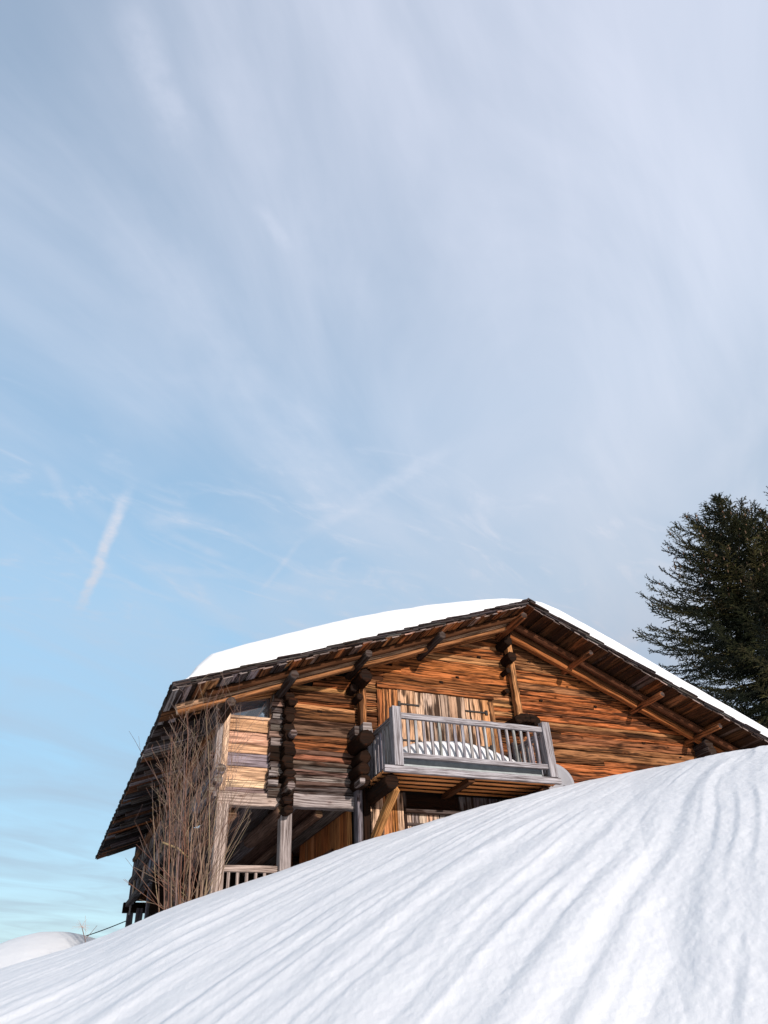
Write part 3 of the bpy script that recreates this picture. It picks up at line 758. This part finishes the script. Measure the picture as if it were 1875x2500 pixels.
# ------------------------------------------------------------------ satellite dish
dsh = tag(empty('satellite_dish', (9.12, 12.78, 3.6)), 'round grey satellite dish standing against the wall right of the balcony', 'satellite dish')
nr, na = 10, 56
rg, ag = np.meshgrid(np.linspace(0, .43, nr), np.linspace(0, 2 * np.pi, na), indexing='ij')
def dishpts(off):
    a = rg * np.cos(ag); c = rg * np.sin(ag); dep = .10 * (rg / .43) ** 2 - .10 + off
    nx, ny, nz = -.18, -.95, .25
    n = Vector((nx, ny, nz)).normalized(); s = n.cross(Vector((0, 0, 1))).normalized(); t = s.cross(n)
    return np.stack([a * s[i] + c * t[i] + dep * n[i] for i in range(3)], 2) + np.array((0, 0, .55))
P = np.concatenate([dishpts(0), dishpts(-.012)[::-1]], 0)
o = grid_mesh('reflector', P, DISHM); o.parent = dsh
mb = MB(); mb.tube([(0, .05, .5), (0, .2, .45), (0, .22, -.3)], [.022] * 3, 8, G3(.2), True); o = mb.build('mount_pole', IRON); o.parent = dsh
mb = MB(); mb.tube([(0, -.05, .14), (-.06, -.34, .30)], [.012] * 2, 6, G3(.2), True); mb.tube([(-.06, -.36, .30), (-.07, -.42, .33)], [.03] * 2, 8, G3(.2), True); o = mb.build('feed_arm', IRON); o.parent = dsh

# ------------------------------------------------------------------ leafless shrub in front of the gallery corner
def shrub():
    bx0, by0 = 1.86, 11.7; z0 = gz(bx0, by0) - .25
    root = tag(empty('leafless_shrub', (bx0, by0, z0)), 'tall leafless shrub with many upright brown stems beside the left corner of the chalet', 'shrub')
    st = MB(); tw = MB()
    cols = [(.18, .11, .08), (.14, .08, .06), (.25, .17, .12), (.09, .055, .045), (.17, .12, .105), (.18, .085, .055), (.20, .14, .09)]
    def grow(p, d, r, L, lvl, mb, bend):
        n = max(3, int(L / .16)); pts = [p.copy()]; rs = [r]; c = var(random.choice(cols), .2)
        for i in range(n):
            d = (d + Vector((R_(-1, 1), R_(-1, 1), R_(-.4, .6))) * .055 + bend * .03).normalized()
            p = p + d * (L / n); pts.append(p.copy()); rs.append(r * (1 - .72 * (i + 1) / n))
            if lvl < 2 and i > (n * .25 if lvl == 0 else 0) and random.random() < (.62 if lvl == 0 else .34):
                q = (d + Vector((R_(-1.1, 1.1), R_(-.8, .8), R_(-.25, .35))) * (.72 if lvl == 0 else .9)).normalized()
                grow(p.copy(), q, rs[-1] * .62, L * R_(.16, .42) * (1 - .4 * i / n), lvl + 1, tw, Vector((0, 0, .5)))
        mb.tube(pts, [max(x, .0022) for x in rs], 5 if lvl == 0 else 3, c)
    for k in range(58):
        a = R_(0, 6.28); rr_ = R_(0, .30) ** 1
        p = Vector((rr_ * math.cos(a) * 1.25, rr_ * math.sin(a) * .8, R_(-.1, .05)))
        out = Vector((math.cos(a), math.sin(a) * .6, 0)) * R_(.0, .15) + Vector((R_(-.20, .13), 0, 0))
        Lm = float(np.interp(out.x, [-.3, -.1, .1], [1.9, 2.6, 3.3]))
        grow(p, (Vector((0, 0, 1)) + out).normalized(), R_(.0045, .011), Lm * R_(.72, 1.04) if k % 4 else R_(1.2, 2.2), 0, st, Vector((R_(-.15, .25), 0, .9)))
    for k in range(26):   # untidy low shoots leaning to the left
        p = Vector((R_(-.3, .2), R_(-.15, .15), R_(0, .5)))
        grow(p, Vector((R_(-1.3, .3), R_(-.5, .4), R_(.25, .9))).normalized(), .007, R_(.5, 1.15), 1, tw, Vector((-.2, 0, .6)))
    for k in range(8):    # thin shoots leaning over to the right
        grow(Vector((R_(.0, .3), R_(-.15, .1), R_(0, .5))), Vector((R_(.25, .6), R_(-.3, .1), 1)).normalized(), .006, R_(1.1, 1.9), 1, tw, Vector((.1, 0, .8)))
    # one long branch reaching out to the left above the rest
    grow(Vector((-.35, 0, 1.6)), Vector((-.62, -.1, .78)).normalized(), .008, 1.25, 1, st, Vector((-.5, 0, .1)))
    for k in range(5):    # old thick stumps
        p = Vector((R_(-.22, .28), R_(-.15, .15), -.1)); q = p + Vector((R_(-.16, .12), R_(-.05, .05), R_(.5, 1.1)))
        st.tube([p, p.lerp(q, .5) + Vector((R_(-.03, .03), 0, 0)), q], [.022, .018, .010], 7, var((.17, .12, .085)), True)
    st.tube([Vector((-.42, -.1, 1.02)), Vector((-.2, -.1, .95)), Vector((-.02, -.05, .83))], [.014, .016, .012], 6, (.24, .17, .09), True)
    for mb, n in ((st, 'stem'), (tw, 'twig')):
        o = mb.build('stems' if n == 'stem' else 'twigs', TWIG); o.parent = root
shrub()

# dry weed, poking from the snow at the far left
wx, wy = .585, 10.6; wz = gz(wx, wy) - .05
wd = tag(empty('dry_weed', (wx, wy, wz)), 'dry seed head of a weed poking out of the snow at the far left', 'weed')
mb = MB(); c = (.16, .11, .10)
wd.scale = (.74,) * 3
mb.tube([(0.02, 0, -.1), (-.03, 0, .10), (-.115, 0, .29)], [.010, .008, .006], 5, c)
mb.tube([(-.02, 0, .13), (.05, 0, .22), (.115, 0, .31)], [.005, .004, .003], 4, c)
mb.tube([(-.02, 0, .12), (-.055, 0, .25), (-.09, 0, .45)], [.0025] * 3, 3, (.4, .3, .26))
for k in range(16):
    a = R_(-.9, 3.9); L = R_(.06, .17); e = Vector((-.115 + L * math.cos(a), R_(-.06, .06), .29 + L * math.sin(a)))
    mb.tube([(-.115, 0, .29), Vector((-.115, 0, .29)).lerp(e, .5) + Vector((0, 0, .01)), e], [.0022, .0018, .0014], 3, (.42, .31, .27))
o = mb.build('stalk', TWIG); o.parent = wd
# cable from the chalet's back stilt down over the snowbank
mb = MB(); A = Vector((2.44, 25.9, 3.36)); B = Vector((.5, 24.6, 2.62)); C_ = Vector((-4, 23.0, -1.5)); pts = []
for i in range(13):
    t = i / 12; pts.append(A.lerp(B, t) + Vector((0, 0, -.05 * math.sin(math.pi * t))))
pts.append(C_)
mb.tube(pts, [.013] * len(pts), 6, G3(.02)); o = mb.build('cable', CABLE, loc=tuple(A)); tag(o, 'thin dark cable running from the chalet stilts to the snowbank', 'cable')

# ------------------------------------------------------------------ spruces
def spruce(x, y, ztop, H, prof, seed, label, dens=1.0, zmin=.40, lean=0):
    """prof: list of (metres below the top, crown half width)"""
    random.seed(seed); z0 = ztop - H
    root = tag(empty('spruce_tree', (x, y, z0)), label, 'tree', 'dark spruces behind the chalet roof')
    tr = MB(); n = 14
    tr.tube([(lean * (i / n) ** 2 + .05 * math.sin(i), .05 * math.cos(i * 1.7), H * i / n) for i in range(n + 1)], [max(.018, .30 * (1 - i / n) ** .9) for i in range(n + 1)], 8, (.07, .05, .04))
    o = tr.build('trunk', BARK); o.parent = root
    V = []; F = []; T = []
    cv = []; cf = []; ct = []
    greens = [(.010, .013, .005), (.016, .019, .006), (.030, .029, .009), (.007, .009, .004), (.055, .046, .014), (.013, .015, .007), (.042, .034, .014)]
    def spike(p, q, r, t):
        d = (q - p); 
        if d.length < 1e-4: return
        a = d.normalized(); s = a.cross(Vector((.3, .5, .8))).normalized() * r; u_ = a.cross(s)
        b = len(V); m_ = p.lerp(q, .30)
        V.extend([p, m_ + s, m_ - s * .5 + u_ * .87, m_ - s * .5 - u_ * .87, q])
        for k in range(3):
            k2 = (k + 1) % 3; F.append((b, b + 1 + k2, b + 1 + k)); F.append((b + 4, b + 1 + k, b + 1 + k2)); T.append(t); T.append(t)
    def cone(p, L):
        r = .035; b = len(cv); n_ = 6; t = var((.13, .075, .045), .35)
        for (zz_, rr_) in ((0, .012), (-.25 * L, r), (-.7 * L, r * .8), (-L, .01)):
            for k in range(n_): cv.append(p + Vector((rr_ * math.cos(k * 1.047), rr_ * math.sin(k * 1.047), zz_)))
        for i in range(3):
            for k in range(n_):
                k2 = (k + 1) % n_; cf.append((b + i * n_ + k, b + (i + 1) * n_ + k, b + (i + 1) * n_ + k2, b + i * n_ + k2)); ct.append(t)
    d = .15
    while d < H * (1 - zmin):
        W = np.interp(d, [a for a, _ in prof], [b for _, b in prof])
        nb = int((4 if d < 1 else 7) * dens + random.random())
        for k in range(nb):
            az = R_(0, 6.2832); L = W * R_(.50, 1.15)
            elv = np.interp(d, [0, 1.5, 4, 8, 14], [1.05, .80, .52, .34, .05]) + R_(-.24, .24)
            h0 = H - d; p = Vector((lean * (h0 / H) ** 2, 0, h0 - L * math.sin(max(elv, 0)) * float(np.interp(d, [0, 4, 7], [.85, .75, .5])))); 
            dv = Vector((math.cos(az) * math.cos(elv), math.sin(az) * math.cos(elv), math.sin(elv)))
            ns = max(4, int(L / .24)); g = random.choice(greens)
            for i in range(ns):
                t = (i + 1) / ns
                # sag in the middle, tip turning up
                dv = (dv + Vector((0, 0, (-.9 if t < .45 else 1.15) / ns)) + Vector((R_(-.06, .06), R_(-.06, .06), R_(-.04, .04)))).normalized()
                q = p + dv * (L / ns)
                spike(p, q + dv * .06, .022 * (1.4 - t), (.05, .035, .025)); spike(p, q + dv * .08, .032, var(g, .3))
                if t > .12:
                    sd = dv.cross(Vector((0, 0, 1))).normalized()
                    for side_ in (-1, 1, R_(-1, 1)):
                        sl_ = (.30 + .55 * (1 - t)) * min(1, L / 2.2 + .25) * R_(.6, 1.2)
                        sv = (dv * R_(.55, .95) + sd * side_ * R_(.5, .95) + Vector((0, 0, R_(-.38, .12) + .25 * (t > .8)))).normalized()
                        m2 = max(2, int(sl_ / .13)); pp = q - dv * R_(0, .15); g2 = var(g, .35)
                        for j in range(m2):
                            sv = (sv + Vector((R_(-.12, .12), R_(-.12, .12), R_(-.14, .07)))).normalized()
                            qq = pp + sv * (sl_ / m2)
                            spike(pp, qq + sv * .05, .026, g2)
                            for e_ in range(2):
                                w_ = (sv * .75 + Vector((R_(-1, 1), R_(-1, 1), R_(-.8, .55))) * .75).normalized()
                                spike(qq, qq + w_ * R_(.09, .19), .021, var(g2, .25))
                            pp = qq
                        if 0.3 < d < 6.5 and random.random() < .06: cone(pp + Vector((0, 0, -.02)), R_(.14, .2))
                p = q
        d += R_(.22, .36)
    def mk(nm, vv, ff, tt_, mat):
        me = bpy.data.meshes.new(nm); me.from_pydata([tuple(q) for q in vv], [], ff)
        ca = me.color_attributes.new('tint', 'FLOAT_COLOR', 'CORNER'); k = len(ff[0])
        t = np.ones((len(ff) * k, 4), dtype=np.float32); t[:, :3] = np.repeat(np.array(tt_, dtype=np.float32), k, 0)
        ca.data.foreach_set('color', t.ravel()); me.materials.append(mat)
        o = bpy.data.objects.new(nm, me); COL.objects.link(o); o.parent = root; return o
    mk('crown', V, F, T, NEEDLE)
    if cf: mk('cones', cv, cf, ct, CONE)['kind'] = 'stuff'
    print('spruce', len(F))
PRF = [(0, .4), (.6, 1.2), (1.5, 2.4), (2.6, 3.9), (4, 5.1), (6, 5.9), (9, 6.5), (20, 8.0)]
spruce(31.66, 24.0, 24.7, 21.0, PRF, 3, 'dark spruce with brown cones, nearest to the chalet roof', 1.15)
spruce(37.4, 25.6, 26.2, 22.0, PRF, 8, 'dark spruce at the right edge of the photo behind its neighbour', 1.0)

# bare thin branches reaching in at the right edge, before the spruces
random.seed(4)
def pxr(px, py, dist):
    x = (px - 937.5) / 1805; y = -(py - 1250) / 1805
    d = (FW + RT * x + UP * y).normalized(); return d * dist
bb = Vector((27.2, 15.0, 6.0))
bt = tag(empty('bare_tree', tuple(bb)), 'thin pale bare branches at the right edge before the dark spruces', 'tree')
mb = MB(); tr = MB()
tr.tube([(0, 0, 0), (.1, .1, 4), (0, .1, 8), (.1, 0, 12)], [.13, .10, .06, .02], 8, (.2, .17, .13)); o = tr.build('trunk', TWIG); o.parent = bt
for k in range(46):
    z = R_(3.5, 11.5); a = R_(0, 6.28); L = R_(1.2, 3.0) * (1.1 - (z - 3.5) / 12)
    p = Vector((.05, .05, z)); dv = Vector((math.cos(a), math.sin(a), .15)); pts = [p.copy()]
    for i in range(8):
        dv = (dv + Vector((R_(-.1, .1), R_(-.1, .1), .09))).normalized(); p = p + dv * L / 8; pts.append(p.copy())
        if i > 1: e = p + (dv + Vector((R_(-.7, .7), R_(-.7, .7), R_(.0, .8)))).normalized() * R_(.2, .6); mb.tube([p, e], [.007, .003], 3, (.30, .27, .19))
    mb.tube(pts, [.022 * (1 - .8 * i / 8) for i in range(9)], 4, (.33, .30, .20))
o = mb.build('branches', TWIG); o.parent = bt

# ------------------------------------------------------------------ mountain across the valley, behind the camera (mirrored in the window)
aa = np.radians(np.linspace(17, 62, 240)); uu = np.linspace(0, 1, 70)
AA, UU = np.meshgrid(aa, uu, indexing='ij'); ad = np.degrees(AA)
rel = np.interp(ad, [17, 20, 24, 26.5, 27.6, 28.7, 29.3, 30.2, 31.5, 34, 40, 50, 62], [2, 9, 17, 20.9, 21.7, 22.5, 21.3, 20.9, 20.2, 21.5, 17, 11, 2])
dist = 700 + 500 * UU; base = -40
hgt = 1200 * np.tan(np.radians(rel)) - base
mz = base + hgt * UU ** 1.15 * (1 + .22 * fbm(AA * 26, UU * 7, 5, 4) * np.sin(np.pi * UU))
mt = grid_mesh('mountain', np.stack([np.sin(AA) * dist, -np.cos(AA) * dist, mz], 2), SNOW); tag(mt, kind='structure')
MM = NT('mountain_rock'); tcm = MM.n('ShaderNodeTexCoord').outputs['Object']; nm_ = MM.noise(tcm, .018, 8, .65)
MM.l(MM.mix(MM.ramp(nm_, [(.50, G3(0)), (.60, G3(1))]), (.08, .10, .13), (.6, .63, .68)), MM.b.inputs['Base Color']); MM.b.inputs['Roughness'].default_value = .9
mt.data.materials[0] = MM.m

# ------------------------------------------------------------------ light and sky
SUN_EL, SUN_AZ = rad(14), rad(9)              # azimuth measured from -Y towards +X
sd = Vector((math.sin(SUN_AZ) * math.cos(SUN_EL), -math.cos(SUN_AZ) * math.cos(SUN_EL), math.sin(SUN_EL)))
L = bpy.data.lights.new('sun', 'SUN'); L.energy = 4.6; L.angle = rad(.55); L.color = (1.0, .93, .85)
lo = bpy.data.objects.new('sun', L); COL.objects.link(lo); lo.rotation_euler = sd.to_track_quat('Z', 'Y').to_euler(); lo.location = (0, -20, 30)

W = bpy.data.worlds.new('World'); S.world = W; W.use_nodes = True
t = W.node_tree; t.nodes.clear()
def N(typ, **k):
    x = t.nodes.new(typ)
    for a, b in k.items(): setattr(x, a, b)
    return x
def LK(a, b): t.links.new(a, b)
def MA(op, a, b=None, c=None, clamp=False):
    x = N('ShaderNodeMath', operation=op, use_clamp=clamp)
    for i, v in enumerate((a, b, c)):
        if v is None: continue
        if hasattr(v, 'links'): LK(v, x.inputs[i])
        else: x.inputs[i].default_value = v
    return x.outputs[0]
sky = N('ShaderNodeTexSky', sky_type='NISHITA'); sky.sun_disc = False; sky.sun_elevation = SUN_EL
sky.sun_rotation = math.atan2(sd.x, sd.y); sky.altitude = 1500; sky.air_density = 1.0; sky.dust_density = .6; sky.ozone_density = 1.3
tc = N('ShaderNodeTexCoord').outputs['Generated']
sep = N('ShaderNodeSeparateXYZ'); LK(tc, sep.inputs[0])
zc = MA('MAXIMUM', sep.outputs[2], .03)
qx = MA('DIVIDE', sep.outputs[0], zc); qy = MA('DIVIDE', sep.outputs[1], zc)
cq = N('ShaderNodeCombineXYZ'); LK(qx, cq.inputs[0]); LK(qy, cq.inputs[1])
def wmap(rot, sx, sy, lx=0, ly=0):
    a = N('ShaderNodeMapping'); LK(cq.outputs[0], a.inputs[0]); a.inputs[2].default_value = (0, 0, rot)
    m_ = N('ShaderNodeMapping'); LK(a.outputs[0], m_.inputs[0]); m_.inputs[3].default_value = (sx, sy, 1); m_.inputs[1].default_value = (lx, ly, 0)
    return m_.outputs[0]
def wnoise(v, sc, det=5, ro=.55, di=0):
    x = N('ShaderNodeTexNoise'); LK(v, x.inputs[0]); x.inputs['Scale'].default_value = sc; x.inputs['Detail'].default_value = det; x.inputs['Roughness'].default_value = ro; x.inputs['Distortion'].default_value = di
    return x.outputs[0]
def sm(v, a, b):
    x = N('ShaderNodeMapRange', interpolation_type='SMOOTHSTEP'); LK(v, x.inputs[0]); x.inputs[1].default_value = a; x.inputs[2].default_value = b
    return x.outputs[0]
# streaks run along the (0.55, 0.83) direction of the cloud layer
ST = rad(-43)
veil = sm(wnoise(wmap(ST, 1.0, 2.3, 3.1, .4), 1.0, 6, .52, .9), .28, .74)
curl = MA('MULTIPLY', sm(wnoise(wmap(rad(-20), 2.6, 6.5, 4.4, 1.2), 1.0, 6, .6, 1.9), .50, .80), MA('MULTIPLY', sm(qy, .9, 1.35), MA('SUBTRACT', 1.0, sm(qy, 1.7, 2.4))))
fine = MA('MULTIPLY', sm(wnoise(wmap(ST, 1.1, 6, 1.3, 2.2), 1.0, 6, .55, .6), .42, .82), sm(sep.outputs[2], .15, .5))
soft = sm(wnoise(wmap(rad(-35), .8, 1.2, 7.7, 5.1), 1.0, 3, .5), .3, .75)
right = sm(MA('SUBTRACT', qx, MA('MULTIPLY', qy, .42)), -.60, .70)
cl = MA('ADD', MA('MULTIPLY', veil, .29), MA('MULTIPLY', fine, .12))
cl = MA('ADD', cl, MA('MULTIPLY', soft, .12))
cl = MA('ADD', cl, MA('MULTIPLY', right, .42))
cl = MA('ADD', MA('ADD', cl, .16), MA('MULTIPLY', curl, .34))
def streak(x0, y0, x1, y1, wd, amt, sc=1.0):
    """soft cirrus trail between two points of the cloud layer"""
    Lx, Ly = x1 - x0, y1 - y0; LL = math.hypot(Lx, Ly); ux, uy = Lx / LL, Ly / LL
    dx = MA('SUBTRACT', qx, x0); dy = MA('SUBTRACT', qy, y0)
    al = MA('ADD', MA('MULTIPLY', dx, ux), MA('MULTIPLY', dy, uy)); ac = MA('SUBTRACT', MA('MULTIPLY', dx, -uy), MA('MULTIPLY', dy, -ux))
    ac = MA('ADD', ac, MA('MULTIPLY', MA('SUBTRACT', wnoise(wmap(0, 1, 1), 9 * sc, 4, .6), .5), wd * 2.2))
    a = MA('SUBTRACT', 1.0, sm(MA('ABSOLUTE', ac), wd * .15, wd * 1.6))
    e = MA('MULTIPLY', sm(al, -.12 * LL, .25 * LL), MA('SUBTRACT', 1.0, sm(al, LL * .7, LL * 1.15)))
    tx = sm(wnoise(wmap(0, 1, 1), 26 * sc, 4, .6), .25, .7)
    return MA('MULTIPLY', MA('MULTIPLY', MA('MULTIPLY', a, e), MA('ADD', MA('MULTIPLY', tx, .6), .4)), amt)
for args in [(-.16, .62, .60, 1.40, .075, .13, .35), (-.02, .40, .34, .80, .05, .07, .5), (.007, 1.373, -.046, 1.93, .013, .85), (-.106, .42, -.004, .574, .022, .15), (.031, 1.43, .30, 1.45, .03, .14), (.10, .62, .17, .67, .010, .12),
             (.40, 1.46, .62, 1.00, .022, .16), (.39, 1.70, .42, 1.44, .008, .20), (.10, 1.66, .33, 1.66, .02, .18), (.06, 1.50, .16, 1.42, .03, .22), (.11, 1.50, .27, 1.58, .015, .2), (.70, 1.72, .98, 1.60, .02, .16), (-.16, 1.33, -.10, 1.48, .012, .2)]:
    cl = MA('ADD', cl, streak(*args))
low = sm(sep.outputs[2], .08, .40)
cl = MA('MULTIPLY', cl, 1.0, clamp=True)
bg = N('ShaderNodeBackground')
mul = N('ShaderNodeMix', data_type='RGBA', blend_type='MULTIPLY'); mul.inputs[0].default_value = 1; LK(sky.outputs[0], mul.inputs[6]); mul.inputs[7].default_value = (2.2, 2.35, 2.1, 1)
mx = N('ShaderNodeMix', data_type='RGBA'); LK(cl, mx.inputs[0]); LK(mul.outputs[2], mx.inputs[6]); mx.inputs[7].default_value = (4.65, 5.08, 6.2, 1)
gn = N('ShaderNodeValToRGB'); LK(sep.outputs[2], gn.inputs[0]); e_ = gn.color_ramp.elements
e_[0].position = 0; e_[0].color = (.46, .42, .43, 1); e_[1].position = .9; e_[1].color = (1.38, 1.33, 1.28, 1)
for p_, c_ in ((.12, (.58, .54, .54)), (.30, (.76, .78, .77)), (.48, (1.04, 1.06, 1.02)), (.68, (1.24, 1.24, 1.20))):
    q_ = e_.new(p_); q_.color = (*c_, 1)
m2 = N('ShaderNodeMix', data_type='RGBA', blend_type='MULTIPLY'); m2.inputs[0].default_value = 1; LK(mx.outputs[2], m2.inputs[6]); LK(gn.outputs[0], m2.inputs[7])
LK(m2.outputs[2], bg.inputs[0]); bg.inputs[1].default_value = .12
wo = N('ShaderNodeOutputWorld'); LK(bg.outputs[0], wo.inputs[0])

S.view_settings.view_transform = 'Standard'; S.view_settings.look = 'None'; S.view_settings.exposure = .05; S.view_settings.gamma = 1
S.view_settings.use_curve_mapping = False
S.render.engine = 'CYCLES'
S.cycles.max_bounces = 6; S.cycles.diffuse_bounces = 4; S.cycles.use_denoising = True
